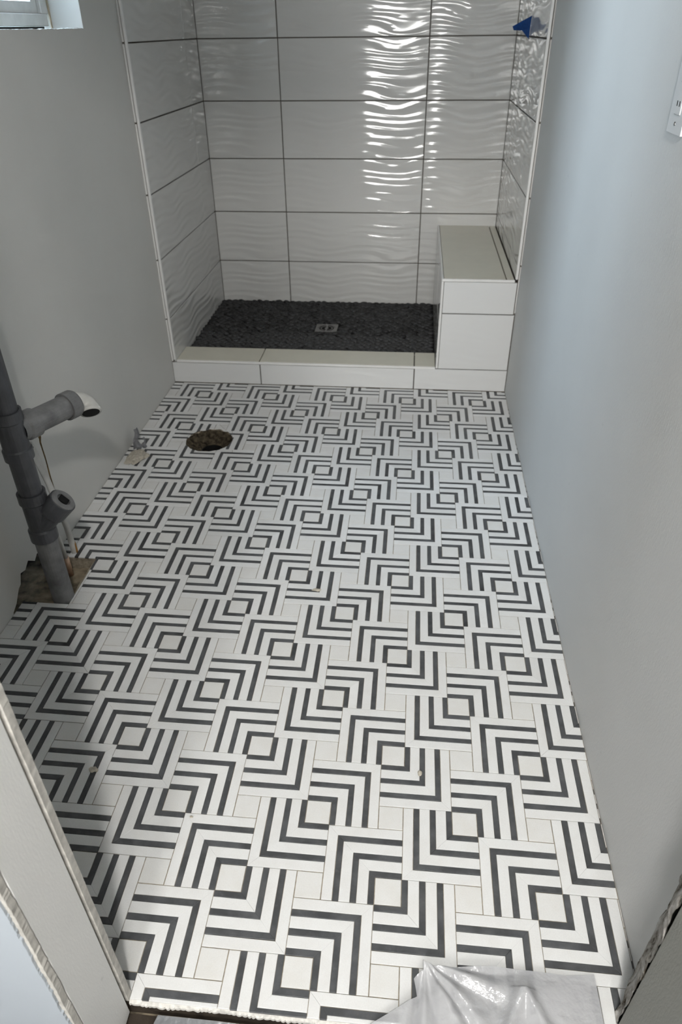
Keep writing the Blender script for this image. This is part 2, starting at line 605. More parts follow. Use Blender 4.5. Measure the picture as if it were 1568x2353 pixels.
for n_, w in ((2, WA), (3, WC)):
    wd = part('window_%d' % n_, nbox(w[0], w[0] + 0.03, HY - 0.09, HY - 0.04, w[2], w[3]), M['vinyl'], kind='structure')
    bm = bmesh.new()
    box(bm, w[1] - 0.03, w[1], HY - 0.09, HY - 0.04, w[2], w[3])
    box(bm, w[0] + 0.03, w[1] - 0.03, HY - 0.09, HY - 0.04, w[2], w[2] + 0.03)
    box(bm, w[0] + 0.03, w[1] - 0.03, HY - 0.09, HY - 0.04, w[3] - 0.03, w[3])
    if w is WA:
        xm = -0.352
        box(bm, xm - 0.012, xm + 0.012, HY - 0.085, HY - 0.045, w[2] + 0.03, w[3] - 0.03)
    part('window_frame', bm, M['vinyl'], wd)
    part('pane', nbox(w[0] + 0.03, w[1] - 0.03, HY - 0.068, HY - 0.064, w[2] + 0.03, w[3] - 0.03), M['glass'], wd)

# unseen walls added outside the bathroom window to cut its sky light, and the ground
part('wall_sky_blocker', nbox(-8.5, -1.32, -1.30, -1.05, -0.7, 11.0), M['outdoor'], kind='structure')
part('wall_sky_blocker', nbox(-8.5, -1.32, 3.20, 3.40, -0.7, 11.0), M['outdoor'], kind='structure')
part('wall_leak_blocker', nbox(-3.3, 2.3, HY - 0.55, HY - 0.45, -0.7, 3.0), M['wood'], kind='structure')  # unseen wall added behind the hall windows to keep sky light out
part('ground', nbox(-30, -1.32, -20, 20, -0.8, -0.7), M['outdoor'], kind='structure')

# ------------------------------------------------------------------ bathroom window
FX0, FX1 = -1.235, -1.190
yn, yf = BW[0], BW[1]
win = part('window_1', nbox(FX0, FX1, yn, yf - 0.018, 1.3665, 1.399, 0.002), M['vinyl'], kind='structure')
part('stile', nbox(FX0, FX1, yf - 0.053, yf - 0.002, 1.399, 1.985, 0.002), M['vinyl'], win)
part('stile', nbox(FX0, FX1, yn, yn + 0.05, 1.399, 1.985, 0.002), M['vinyl'], win)
part('head', nbox(FX0, FX1, yn, yf - 0.002, 1.985, BW[3], 0.002), M['vinyl'], win)
bm = bmesh.new()
box(bm, FX0 + 0.008, FX1 - 0.010, yn + 0.052, yf - 0.058, 1.400, 1.4285)
box(bm, FX0 + 0.008, FX1 - 0.010, yf - 0.092, yf - 0.058, 1.4285, 1.95)
box(bm, FX0 + 0.008, FX1 - 0.010, yn + 0.052, yn + 0.086, 1.4285, 1.95)
box(bm, FX0 + 0.008, FX1 - 0.010, yn + 0.052, yf - 0.058, 1.95, 1.984)
part('sash', bm, M['vinyl'], win)
part('pane', nbox(-1.222, -1.218, yn + 0.086, yf - 0.092, 1.4285, 1.95), M['glass'], win)
part('sash_gap', nbox(FX0 + 0.01, FX1 - 0.012, yf - 0.058, yf - 0.0535, 1.400, 1.98), M['black'], win)  # black strip painted in for the shade between sash and frame
part('caulk_bead', tube(bmesh.new(), [(FX1 + 0.002, yf - 0.004 + 0.002 * nz(i * 0.7), 1.362 + 0.033 * i) for i in range(20)], 0.0035, 8), M['caulk'], win)
# white reveal: far and near sides, head, sill
part('reveal_side', nbox(FX1, XL - 0.0004, yf - 0.0015, yf + 0.01, BW[2] - 0.004, BW[3]), M['hall_paint'], win)
part('reveal_side', nbox(FX1, XL - 0.0004, yn - 0.01, yn + 0.0015, BW[2] - 0.004, BW[3]), M['hall_paint'], win)
part('reveal_head', nbox(FX1, XL, yn, yf, BW[3] - 0.0015, BW[3] + 0.01), M['hall_paint'], win)
part('sill', nbox(-1.26, XL - 0.014, yn - 0.02, yf + 0.02, 1.335, 1.350), M['gypsum'], win)
part('sill_gap', nbox(FX0 + 0.006, FX1 - 0.004, yn, yf - 0.045, 1.351, 1.3660), M['black'], win)  # black strip painted in for the shade under the frame
bm = bmesh.new()
for i in range(26):
    y = yf - 0.012 - 0.15 * random.random()
    c = bmesh.ops.create_icosphere(bm, subdivisions=1, radius=1.0)
    sx, sy, sz = random.uniform(0.004, 0.010), random.uniform(0.008, 0.022), random.uniform(0.002, 0.006)
    for v in c['verts']:
        v.co = Vector((XL - 0.010 + v.co.x * sx * (1 + 0.3 * nz(v.co.y * 3, i)), y + v.co.y * sy, 1.3575 + v.co.z * sz))
part('sill_mud', bm, M['hall_paint'], win)

# ------------------------------------------------------------------ wall tiles of the shower
ROWZ = [0.0435 + 0.2545 * k for k in range(0, 11)]
J = 0.0023                                              # half a joint


def wall_tile(parent, place, s0, s1, z0, z1, s_org, z_org, name='wall_tile', mat=None, t=0.0095, rot=0.0):
    """one tile lying in a wall; local X runs along the wall, local -Y is the face, pattern starts at s_org/z_org"""
    bm = bmesh.new()
    b = 0.0014
    x0, x1, q0, q1 = s0 - s_org, s1 - s_org, z0 - z_org, z1 - z_org
    box(bm, x0, x1, 0, t, q0, q1)
    front = [e for f in bm.faces if all(abs(v.co.y) < 1e-7 for v in f.verts) for e in f.edges]
    bmesh.ops.bevel(bm, geom=front, offset=b, segments=1, affect='EDGES')
    bmesh.ops.recalc_face_normals(bm, faces=bm.faces)
    me = bpy.data.meshes.new(name)
    bm.to_mesh(me)
    bm.free()
    me.materials.append(mat or M['wave'])
    o = mesh_obj(name, me, parent, place(s_org, z_org))
    o.rotation_euler = (random.uniform(-.0012, .0012), random.uniform(-.0006, .0006), rot + random.uniform(-.0015, .0015))
    return o


rz = [0.074] + [z for z in ROWZ if z > 0.1]
rz = [z for z in rz if z < CEIL] + [CEIL - 0.001]
for k in range(len(rz) - 1):
    z0, z1 = rz[k] + J, rz[k + 1] - J
    zo = ROWZ[k]
    for s0, s1, so in ((TL + 0.001, -0.6815, -1.3885), (-0.6815, 0.0265, -0.6815), (0.0265, TR - 0.001, 0.0265)):
        wall_tile(wall_back, lambda s, z: (s, TB, z), s0 + (J if s0 > -1 else 0), s1 - (J if s1 < 0.3 else 0), z0, z1, so, zo)
    for s0, s1, so in ((0.131, 0.866, 0.155), (0.866, TB - 0.001, 0.866)):
        # left: local X runs along +y, face looks to +x
        wall_tile(wall_left, lambda s, z: (TL, s, z), s0 + J, s1 - J, z0, z1, so, zo, rot=PI / 2)
        # right: local X runs along -y, face looks to -x
        if z1 > 0.5:
            wall_tile(wall_right, lambda s, z: (TR, -s, z), -s1 + J, -s0 - J, max(z0, 0.499), z1, -s1, zo, rot=-PI / 2)
part('backer_board', nbox(XL, TL - 0.0092, 0.128, TB + 0.01, 0.0, CEIL - 0.001), M['grout'], wall_left)
part('backer_board', nbox(TR + 0.0092, XR, 0.128, TB + 0.01, 0.0, CEIL - 0.001), M['grout'], wall_right)


def bar(bm, x0, x1, y0, y1, z0, z1):
    return box(bm, x0, x1, y0, y1, z0, z1, 0.0025)


# edge of the tiled area: a slim trim bar and, outside it, cut tile edges with joints
part('edge_trim', bar(bmesh.new(), TL - 0.0085, TL + 0.0015, 0.118, 0.131, 0.110, CEIL - 0.002), M['trim'], wall_left)
part('edge_trim', bar(bmesh.new(), TR - 0.0015, TR + 0.0085, 0.118, 0.131, 0.499, CEIL - 0.002), M['trim'], wall_right)
zs = [0.1] + [z for z in ROWZ if z > 0.1 and z < CEIL] + [CEIL - 0.002]
for a, b in zip(zs, zs[1:]):
    part('tile_edge', bar(bmesh.new(), XL + 0.0005, TL - 0.0115, 0.121, 0.130, a + J, b - J), M['trim'], wall_left)
    if b > 0.4:
        part('tile_edge', bar(bmesh.new(), TR + 0.0115, XR - 0.0005, 0.121, 0.130, max(a, 0.355) + J, b - J), M['trim'], wall_right)

# ------------------------------------------------------------------ tiled floor
SQ, W_, D_ = 0.0515, 0.02155, 0.01212                    # centre square, white strip, dark strip
P = 0.305
A_ = P / 2
OFF = [0, W_, W_ + D_, 2 * W_ + D_, 2 * (W_ + D_), 3 * W_ + 2 * D_, A_ - SQ]


def ring(cx, cy, r, n=36, amp=0.010, seed=0.0):
    return [(cx + (r + amp * nz(math.cos(2 * PI * i / n) * 2 + seed, math.sin(2 * PI * i / n) * 2)) * math.cos(2 * PI * i / n),
             cy + (r + amp * nz(math.cos(2 * PI * i / n) * 2 + seed, math.sin(2 * PI * i / n) * 2)) * math.sin(2 * PI * i / n)) for i in range(n)]


bed = [(XL, YF + 0.003), (XR, YF + 0.003), (XR, YC + 0.02), (XL, YC + 0.02), (XL, NOTCH[3]), (-1.05, NOTCH[3]), (-0.985, NOTCH[3] + 0.006), (NOTCH[1] + 0.002, NOTCH[3]),
       (NOTCH[1] + 0.003, -1.3), (NOTCH[1], NOTCH[2]), (XL, NOTCH[2])]
flange_loop = ring(HOLE[0], HOLE[1], HOLE[2], 40, 0.014, 0.4)
floor = part('floor', slab_poly([bed, flange_loop[::-1]], lambda a, b, d: (a, b, -0.0022 - d), 0.045), M['mortar'], kind='structure')
slab_hole = ring(HOLE[0] + 0.01, HOLE[1] - 0.012, 0.046, 32, 0.006, 3.0)
slab = part('floor_slab', slab_poly([[(-1.26, YF - 0.03), (0.5, YF - 0.03), (0.5, 1.15), (-1.26, 1.15)], slab_hole], lambda a, b, d: (a, b, -0.048 - d), 0.05), M['slab'], kind='structure')


def clip(poly, nx, ny, c):
    """keeps the part where nx*x + ny*y <= c"""
    out = []
    for i in range(len(poly)):
        a, b = poly[i], poly[(i + 1) % len(poly)]
        da, db = nx * a[0] + ny * a[1] - c, nx * b[0] + ny * b[1] - c
        if da <= 0:
            out.append(a)
        if (da < 0 < db) or (db < 0 < da):
            t = da / (da - db)
            out.append((a[0] + (b[0] - a[0]) * t, a[1] + (b[1] - a[1]) * t))
    return out


def p_area(p):
    return abs(sum(p[i][0] * p[(i + 1) % len(p)][1] - p[(i + 1) % len(p)][0] * p[i][1] for i in range(len(p)))) / 2


def clean(p):
    q = []
    for a in p:
        if not q or math.hypot(a[0] - q[-1][0], a[1] - q[-1][1]) > 1e-5:
            q.append(a)
    if len(q) > 1 and math.hypot(q[0][0] - q[-1][0], q[0][1] - q[-1][1]) < 1e-5:
        q.pop()
    return q


def subtract(polys, planes):
    """polys minus the convex region given by planes nx*x+ny*y<=c"""
    res = []
    for p in polys:
        rest = p
        for nx, ny, c in planes:
            o = clip(rest, -nx, -ny, -c)
            if len(o) > 2 and p_area(o) > 4e-6:
                res.append(clean(o))
            rest = clip(rest, nx, ny, c)
            if len(rest) < 3:
                break
    return res


notch_pl = [(1, 0, NOTCH[1]), (-1, 0, 1.3), (0, 1, NOTCH[3]), (0, -1, -NOTCH[2])]
hole_pl = [(math.cos(2 * PI * (i + 0.5) / 14), math.sin(2 * PI * (i + 0.5) / 14),
            math.cos(2 * PI * (i + 0.5) / 14) * HOLE[0] + math.sin(2 * PI * (i + 0.5) / 14) * HOLE[1] + HOLE[2] * 0.985) for i in range(14)]


def fit(poly):
    x0, x1 = min(a[0] for a in poly), max(a[0] for a in poly)
    y0, y1 = min(a[1] for a in poly), max(a[1] for a in poly)
    whole = True
    if x0 < XL + 0.001 or x1 > XR - 0.001 or y0 < YF or y1 > YC - 0.0005:
        whole = False
        for pl in ((-1, 0, -(XL + 0.001)), (1, 0, XR - 0.001), (0, -1, -YF), (0, 1, YC - 0.0005)):
            poly = clip(poly, *pl)
            if len(poly) < 3:
                return [], False
        poly = clean(poly)
        if len(poly) < 3 or p_area(poly) < 6e-6:
            return [], False
    ps = [poly]
    if x0 < NOTCH[1] and y1 > NOTCH[2] and y0 < NOTCH[3]:
        ps, whole = subtract(ps, notch_pl), False
    if math.hypot(max(abs((x0 + x1) / 2 - HOLE[0]) - (x1 - x0) / 2, 0), max(abs((y0 + y1) / 2 - HOLE[1]) - (y1 - y0) / 2, 0)) < HOLE[2]:
        ps, whole = subtract(ps, hole_pl), False
    return ps, whole


def inset(poly, d):
    n = len(poly)
    s = sum(poly[i][0] * poly[(i + 1) % n][1] - poly[(i + 1) % n][0] * poly[i][1] for i in range(n))
    if s < 0:
        poly = poly[::-1]
    out = []
    for i in range(n):
        p0, p1, p2 = Vector(poly[i - 1]), Vector(poly[i]), Vector(poly[(i + 1) % n])
        e1, e2 = (p1 - p0).normalized(), (p2 - p1).normalized()
        n1, n2 = Vector((-e1.y, e1.x)), Vector((-e2.y, e2.x))
        den = 1 + n1.dot(n2)
        mv = (n1 + n2) / den if den > 0.2 else n1
        if mv.length > 2.5:
            mv = mv.normalized() * 2.5
        q = p1 + mv * d
        out.append((q.x, q.y))
    return out


def prism_into(vs, fs, poly, joint, bev, z0, cx, cy, dz=0.0):
    a = inset(poly, joint)
    b = inset(poly, joint + bev)
    if len(a) < 3 or p_area(b) < 1e-6:
        return
    n = len(a)
    k = len(vs)
    vs += [(x - cx, y - cy, dz) for x, y in b] + [(x - cx, y - cy, dz - bev * 0.7) for x, y in a] + [(x - cx, y - cy, z0) for x, y in a]
    fs.append(list(range(k, k + n)))
    for i in range(n):
        j = (i + 1) % n
        fs.append([k + n + i, k + n + j, k + j, k + i])
        fs.append([k + 2 * n + i, k + 2 * n + j, k + n + j, k + n + i])


pieces = []                                              # (kind, key, polygon, joint)
c0 = range(-4, 3)
for r in range(-2, 17):
    for c in range(-5, 4):
        half = (r % 2)
        cx, cy = (c + 0.5 * half) * P, -r * P / 2
        if not (XL - 0.2 < cx < XR + 0.2 and YF - 0.2 < cy < YC + 0.2):
            continue
        if half:
            corners = ((-1, -1), (1, 1))
        else:
            corners = ((-1, 1), (1, -1))
        h = SQ / 2
        pieces.append(('square_tile', 'c', [(cx - h, cy - h), (cx + h, cy - h), (cx + h, cy + h), (cx - h, cy + h)]))
        # filler squares lie half a period to the right of each centre
        fx = cx + P / 2
        pieces.append(('square_tile', 'c', [(fx - h, cy - h), (fx + h, cy - h), (fx + h, cy + h), (fx - h, cy + h)]))
        for sx, sy in corners:
            X0, Y0 = cx + sx * (A_ - h), cy + sy * (A_ - h)
            for kq in range(6):
                o0, o1 = OFF[kq], OFF[kq + 1]
                nm = 'white_strip' if kq % 2 == 0 else 'dark_strip'
                ex = (0.0008 if kq == 0 else 0.00035) * 1.25  # mitred ends meet almost without a joint
                arm = [(o0 - ex, o0), (A_, o0), (A_, o1), (o1 - ex, o1)]
                pieces.append((nm, (kq, sx, sy, 0), [(X0 - sx * u, Y0 - sy * v) for u, v in arm]))
                pieces.append((nm, (kq, sx, sy, 1), [(X0 - sx * v, Y0 - sy * u) for u, v in arm]))
SM = {'white_strip': M['white_stone'], 'dark_strip': M['dark_stone'], 'square_tile': M['square_stone']}
built = []
seen = set()
for nm, key, poly in pieces:
    cx = sum(a[0] for a in poly) / len(poly)
    cy = sum(a[1] for a in poly) / len(poly)
    if nm == 'square_tile':
        kk = (round(cx, 3), round(cy, 3))
        if kk in seen:
            continue
        seen.add(kk)
    ps, whole = fit(poly)
    if not ps:
        continue
    # how large it shows
    show = 0.0
    pp = [to_px((a[0], a[1], 0)) for a in ps[0]]
    if all(pp):
        inside = all(-30 < a[0] < 1600 and -30 < a[1] < 2390 for a in pp)
        t = (-2.4 - CAM_P.y) / (cy - CAM_P.y)
        hid = CAM_P.x + (cx - CAM_P.x) * t < -0.44
        if inside and not hid:
            show = p_area(pp)
    built.append((nm, key, ps, whole, cx, cy, show))
rank = {}
for nm in SM:
    rank[nm] = set(id(b) for b in sorted([b for b in built if b[0] == nm], key=lambda b: -b[6])[:298])
cache = {}
rest = {nm: ([], []) for nm in SM}
for b in built:
    nm, key, ps, whole, cx, cy, show = b
    jn = 0.0011 if nm == 'square_tile' else 0.00035
    if key != 'c' and key[0] == 0:
        jn = 0.0008
    zb = -0.004
    dz = random.uniform(-0.0004, 0.0003)
    if id(b) in rank[nm]:
        if whole:
            ck = (nm, key)
            if ck not in cache:
                vs, fs = [], []
                for p in ps:
                    prism_into(vs, fs, p, jn, 0.0004, zb, cx, cy)
                me = bpy.data.meshes.new(nm)
                me.from_pydata(vs, [], fs)
                me.materials.append(SM[nm])
                cache[ck] = me
            me = cache[ck]
        else:
            vs, fs = [], []
            for p in ps:
                prism_into(vs, fs, p, jn, 0.0004, zb, cx, cy)
            if not vs:
                continue
            me = bpy.data.meshes.new(nm)
            me.from_pydata(vs, [], fs)
            me.materials.append(SM[nm])
        o = mesh_obj(nm, me, floor, (cx, cy, dz))
        o.rotation_euler = (random.uniform(-.004, .004), random.uniform(-.004, .004), random.uniform(-.003, .003) if whole else 0)
    else:
        for p in ps:
            prism_into(rest[nm][0], rest[nm][1], p, jn, 0.0004, zb, 0, 0, dz)
for nm, (vs, fs) in rest.items():
    if vs:
        me = bpy.data.meshes.new(nm + 's')
        me.from_pydata(vs, [], fs)
        me.materials.append(SM[nm])
        mesh_obj(nm + 's', me, floor, (0, 0, 0), 'stuff')

bm = bmesh.new()
prev = None
for i in range(19):
    y = -1.205 - 0.165 * i / 18
    w_ = 0.030 + 0.010 * nz(y * 25)
    cur = [bm.verts.new(p) for p in ((NOTCH[1] + 0.004, y, -0.0035), (NOTCH[1] - w_ * 0.35, y, -0.010 + 0.003 * nz(y * 60)), (NOTCH[1] - w_, y, -0.047))]
    if prev:
        for j in range(2):
            bm.faces.new((prev[j], prev[j + 1], cur[j + 1], cur[j]))
    prev = cur
part('mortar_slope', bm, M['old_mortar'], floor)
# ragged thinset along the front end of the floor
bm = bmesh.new()
n = 900
prev = None
for i in range(n + 1):
    x = -0.432 + (0.40 + 0.432) * i / n
    tooth = abs(math.sin(x * 330 + 3 * nz(x * 40))) ** 0.8
    d = 0.0022 + 0.0026 * tooth * (0.7 + 0.9 * nz(x * 60, 3.3)) + 0.002 * nz(x * 9, 6.1)
    pr = [(x, YF + 0.006, -0.0035), (x, YF - 0.001, -0.0045 + 0.001 * nz(x * 90)), (x, YF - d, -0.008 - 0.003 * nz(x * 60, 2)), (x, YF - d * 0.9, -0.016), (x, YF + 0.004, -0.022 - 0.006 * nz(x * 25, 8))]
    cur = [bm.verts.new(p) for p in pr]
    if prev:
        for j in range(4):
            bm.faces.new((prev[j], cur[j], cur[j + 1], prev[j + 1]))
    prev = cur
part('thinset_edge', bm, M['thinset'], floor)
part('subfloor_edge', nbox(-0.437, 0.40, YF - 0.002, YF + 0.02, -0.05, -0.018), M['wood'], floor)

# rough hole with the waste pipe
bm = bmesh.new()
seg, lay = 40, 7
rings_ = []
for l in range(lay + 1):
    t = l / lay
    rr = []
    for i in range(seg):
        a = 2 * PI * i / seg
        ca, sa = math.cos(a), math.sin(a)
        r_out = HOLE[2] + 0.014 * nz(ca * 2 + 0.4, sa * 2) + 0.003
        r = r_out * (1 - t) + 0.047 * t + 0.007 * nz(ca * 5, sa * 5, l * 0.9) * (1 if 0 < l < lay else 0.3)
        z = -0.0005 - 0.044 * t ** 0.8 + 0.010 * nz(ca * 7, sa * 7, l * 1.3 + 4) * (1 if l else 0.25)
        cxx, cyy = HOLE[0] + 0.01 * t, HOLE[1] - 0.012 * t
        rr.append(bm.verts.new((cxx + r * ca, cyy + r * sa, z)))
    rings_.append(rr)
for A, Bq in zip(rings_, rings_[1:]):
    for i in range(seg):
        bm.faces.new((A[i], A[(i + 1) % seg], Bq[(i + 1) % seg], Bq[i]))
part('flange_hole', bm, M['hole'], floor)
part('waste_pipe', lathe(bmesh.new(), (HOLE[0] + 0.01, HOLE[1] - 0.012, -0.04), (HOLE[0] + 0.01, HOLE[1] - 0.012, -0.2), [(0, 0.044), (0, 0.039), (1, 0.039)], 28, (False, True)), M['black'], floor)

# ------------------------------------------------------------------ shower floor of black pebbles
PZ = 0.083
sf = part('floor_shower', nbox(TL - 0.008, 0.128, 0.285, TB + 0.008, 0.0, PZ - 0.007), M['pebble_grout'], kind='structure')
DR = (-0.428, 0.640)
variants = []
for q in range(6):
    bm = bmesh.new()
    bmesh.ops.create_icosphere(bm, subdivisions=2 if q < 6 else 1, radius=1.0)
    for v in bm.verts:
        f = 1 + 0.16 * nz(v.co.x * 1.3 + q * 7, v.co.y * 1.3, v.co.z)
        v.co = Vector((v.co.x * 0.0195 * f, v.co.y * 0.0115 * f, v.co.z * 0.0105 * f))
    me = bpy.data.meshes.new('pebble')
    bm.to_mesh(me)
    bm.free()
    for p in me.polygons:
        p.use_smooth = True
    me.materials.append(M['pebble'])
    variants.append(me)
spots = []
yy, rr = 0.296, 0
while yy < TB - 0.008:
    xx = TL + 0.014 + (0.018 if rr % 2 else 0)
    while xx < 0.112:
        px, py = xx + random.uniform(-.006, .006), yy + random.uniform(-.0045, .0045)
        if max(abs(px - DR[0]) - 0.014, abs(py - DR[1]) - 0.006) > 0.056:
            spots.append((py, px, random.uniform(-0.55, 0.55), random.randrange(6), random.uniform(0.85, 1.15), random.uniform(-.002, .002)))
        xx += 0.0365
    yy += 0.0215
    rr += 1
vis = sorted([s for s in spots if s[0] > 0.352])
front = set(vis[:298])
rv, rf = [], []
for s in spots:
    py, px, a, q, sc, dz = s
    if s in front:
        o = mesh_obj('pebble', variants[q], sf, (px, py, PZ - 0.003 + dz))
        o.rotation_euler = (random.uniform(-.2, .2), random.uniform(-.2, .2), a)
        o.scale = (sc, sc, 1)
    else:
        k = len(rv)
        ca, sa = math.cos(a) * sc, math.sin(a) * sc
        for v in variants[q].vertices:
            rv.append((px + v.co.x * ca - v.co.y * sa, py + v.co.x * sa + v.co.y * ca, PZ - 0.003 + dz + v.co.z))
        for p in variants[q].polygons:
            rf.append([k + i for i in p.vertices])
me = bpy.data.meshes.new('pebbles')
me.from_pydata(rv, [], rf)
me.materials.append(M['pebble'])
for p in me.polygons:
    p.use_smooth = True
mesh_obj('pebbles', me, sf, (0, 0, 0), 'stuff')

dr = thing('shower_drain', 'square grey metal shower drain set among the black pebbles', 'drain', (DR[0], DR[1], PZ - 0.006))
bm = slab_poly([[(-0.056, -0.056), (0.056, -0.056), (0.056, 0.056), (-0.056, 0.056)], [(0.043 * math.cos(2 * PI * i / 32), 0.043 * math.sin(2 * PI * i / 32)) for i in range(32)]],
               lambda a, b, d: (DR[0] + a, DR[1] + b, PZ + 0.004 - d), 0.009)
part('drain_frame', bm, M['chrome'], dr)
bm = bmesh.new()
lathe(bm, (DR[0], DR[1], PZ - 0.006), (DR[0], DR[1], PZ - 0.001), [(0, 0.0425), (1, 0.0425)], 32)
part('drain_cup', bm, M['black'], dr)
bm = bmesh.new()
for r0, r1 in ((0.038, 0.0425), (0.026, 0.031), (0.0, 0.010)):
    if r0:
        loops = [[(r1 * math.cos(2 * PI * i / 32), r1 * math.sin(2 * PI * i / 32)) for i in range(32)], [(r0 * math.cos(2 * PI * i / 32), r0 * math.sin(2 * PI * i / 32)) for i in range(32)]]
    else:
        loops = [[(r1 * math.cos(2 * PI * i / 32), r1 * math.sin(2 * PI * i / 32)) for i in range(32)]]
    b2 = slab_poly(loops, lambda a, b, d: (DR[0] + a, DR[1] + b, PZ + 0.003 - d), 0.003)
    me = bpy.data.meshes.new('tmp')
    b2.to_mesh(me)
    b2.free()
    bm.from_mesh(me)
    bpy.data.meshes.remove(me)
box(bm, DR[0] - 0.004, DR[0] + 0.004, DR[1] - 0.043, DR[1] + 0.043, PZ - 0.001, PZ + 0.0032)
part('drain_grate', bm, M['chrome'], dr)

# ------------------------------------------------------------------ shower curb
cb = thing('shower_curb', 'low white tiled curb between the patterned floor and the pebble floor', 'curb', (-0.33, 0.2, 0))
part('curb_core', nbox(XL + 0.0005, XR - 0.0005, YC + 0.0095, 0.281, -0.002, 0.0985), M['grout'], cb)


def face_tile(name, parent, x0, x1, z0, z1, y=YC, mat='wave_soft'):
    bm = bmesh.new()
    box(bm, x0, x1, y, y + 0.0095, z0, z1)
    fr = [e for f in bm.faces if all(abs(v.co.y - y) < 1e-7 for v in f.verts) for e in f.edges]
    bmesh.ops.bevel(bm, geom=fr, offset=0.0012, segments=1, affect='EDGES')
    return part(name, bm, M[mat], parent, loc=(x0, y, z0))


face_tile('front_tile', cb, XL + 0.002, -0.6755 - J, 0.002, 0.0965)
face_tile('front_tile', cb, -0.6755 + J, 0.0245 - J, 0.002, 0.0965)
face_tile('front_tile', cb, 0.0245 + J, XR - 0.003, 0.002, 0.0995)
part('curb_trim', bar(bmesh.new(), XL + 0.024, 0.117, YC - 0.001, YC + 0.0085, 0.0980, 0.109), M['trim'], cb)


def top_tile(parent, x0, x1, y0, y1, z, name='top_tile'):
    bm = bmesh.new()
    box(bm, x0, x1, y0, y1, z - 0.0095, z)
    fr = [e for f in bm.faces if all(abs(v.co.z - z) < 1e-7 for v in f.verts) for e in f.edges]
    bmesh.ops.bevel(bm, geom=fr, offset=0.0012, segments=1, affect='EDGES')
    return part(name, bm, M['flat_tile'], parent)


for a, b in ((TL + 0.002, -0.6795 - J), (-0.6795 + J, 0.0235 - J), (0.0235 + J, 0.116)):
    top_tile(cb, a, b, YC + 0.011, 0.290, 0.108)
part('inner_tile', nbox(TL + 0.001, 0.117, 0.281, 0.2895, 0.077, 0.0975), M['flat_tile'], cb)

# ------------------------------------------------------------------ shower bench
BX, BT = 0.119, 0.496
bn = thing('shower_bench', 'white tiled bench in the right corner of the shower', 'bench', (0.27, 0.6, 0.1))
part('bench_core', nbox(BX + 0.0095, TR + 0.005, YC + 0.0095, TB, 0.1035, BT - 0.0095), M['grout'], bn)
face_tile('front_tile', bn, BX + 0.0105, XR - 0.004, 0.1035, 0.3515 - J)
face_tile('front_tile', bn, BX + 0.0105, TR - 0.002 + 0.010, 0.3515 + J, BT - 0.0115)
part('corner_trim', bar(bmesh.new(), BX - 0.001, BX + 0.0088, YC - 0.001, YC + 0.010, 0.1035, BT - 0.0105), M['trim'], bn)
part('front_trim', bar(bmesh.new(), BX - 0.001, TR - 0.002, YC - 0.001, YC + 0.009, BT - 0.0105, BT + 0.001), M['trim'], bn)
part('side_trim', bar(bmesh.new(), BX - 0.001, BX + 0.008, YC + 0.0095, TB - 0.001, BT - 0.0105, BT + 0.001), M['trim'], bn)
part('bench_side_foot', nbox(BX + 0.0002, BX + 0.0095, 0.290, TB - 0.001, 0.074, 0.1095), M['wave_soft'], sf)  # foot of the bench side tile, split off with an added joint
for a, b in ((0.1085, 0.298), (0.298, BT - 0.0115)):
    o = wall_tile(bn, lambda s, z: (BX, -s, z), -TB + 0.001, -YC - 0.0115, a + J, b - J, -0.866, a, name='side_tile', mat=M['wave'], rot=-PI / 2)
top_tile(bn, BX + 0.0095, 0.3805, YC + 0.0105, TB - 0.001, BT)
top_tile(bn, 0.3855, TR - 0.004, YC + 0.0105, TB - 0.001, BT)

# ------------------------------------------------------------------ drain stack in the left notch
PX, PY = -0.976, -1.372
ds = thing('drain_pipe_stack', 'grey plastic drain pipe rising from the cut floor at the left wall', 'pipe', (PX, PY, -0.045))
ro = 0.030
part('lower_pipe', lathe(bmesh.new(), (PX, PY, -0.047), (PX, PY, 0.215), [(0, ro), (1, ro)], 28), M['pipe_pale'], ds, smooth=False)
part('middle_pipe', lathe(bmesh.new(), (PX, PY, 0.355), (PX, PY, 0.475), [(0, ro), (1, ro)], 28), M['pipe'], ds)
part('upper_pipe', lathe(bmesh.new(), (PX, PY, 0.590), (PX, PY, 0.95), [(0, ro), (1, ro)], 28), M['pipe'], ds)
wy = part('wye_fitting', lathe(bmesh.new(), (PX, PY, 0.215), (PX, PY, 0.365), [(0, ro + 0.001), (0, 0.0365), (0.22, 0.0365), (0.25, 0.032), (0.78, 0.032), (0.81, 0.0365), (1, 0.0365), (1, ro + 0.001)], 28, (False, False)), M['pipe'], ds)
dw = Vector((0.62, 0.12, 0.62)).normalized()
b0 = Vector((PX, PY, 0.258))
part('cleanout_branch', lathe(bmesh.new(), b0 + dw * 0.005, b0 + dw * 0.105, [(0, 0.031), (0.45, 0.031), (0.5, 0.0365), (1, 0.0365), (1, 0.030), (0.92, 0.030)], 28, (False, True)), M['pipe'], wy)
pl = b0 + dw * 0.104
part('cleanout_plug', lathe(bmesh.new(), pl - dw * 0.006, pl + dw * 0.006, [(0, 0.0335), (0.8, 0.0335), (1, 0.031), (1, 0.019), (0.4, 0.018)], 28, (False, True)), M['pipe_pale'], wy)
u_ = dw.cross(Vector((0, 1, 0))).normalized()
v_ = dw.cross(u_)
bm = bmesh.new()
c = pl + dw * 0.004
vv = [bm.verts.new(c + u_ * a * 0.013 + v_ * b * 0.013 + dw * h) for h in (-0.002, 0.0015) for a, b in ((-1, -1), (1, -1), (1, 1), (-1, 1))]
for q in ((0, 3, 2, 1), (4, 5, 6, 7), (0, 1, 5, 4), (1, 2, 6, 5), (2, 3, 7, 6), (3, 0, 4, 7)):
    bm.faces.new([vv[i] for i in q])
part('square_socket', bm, M['black'], wy)
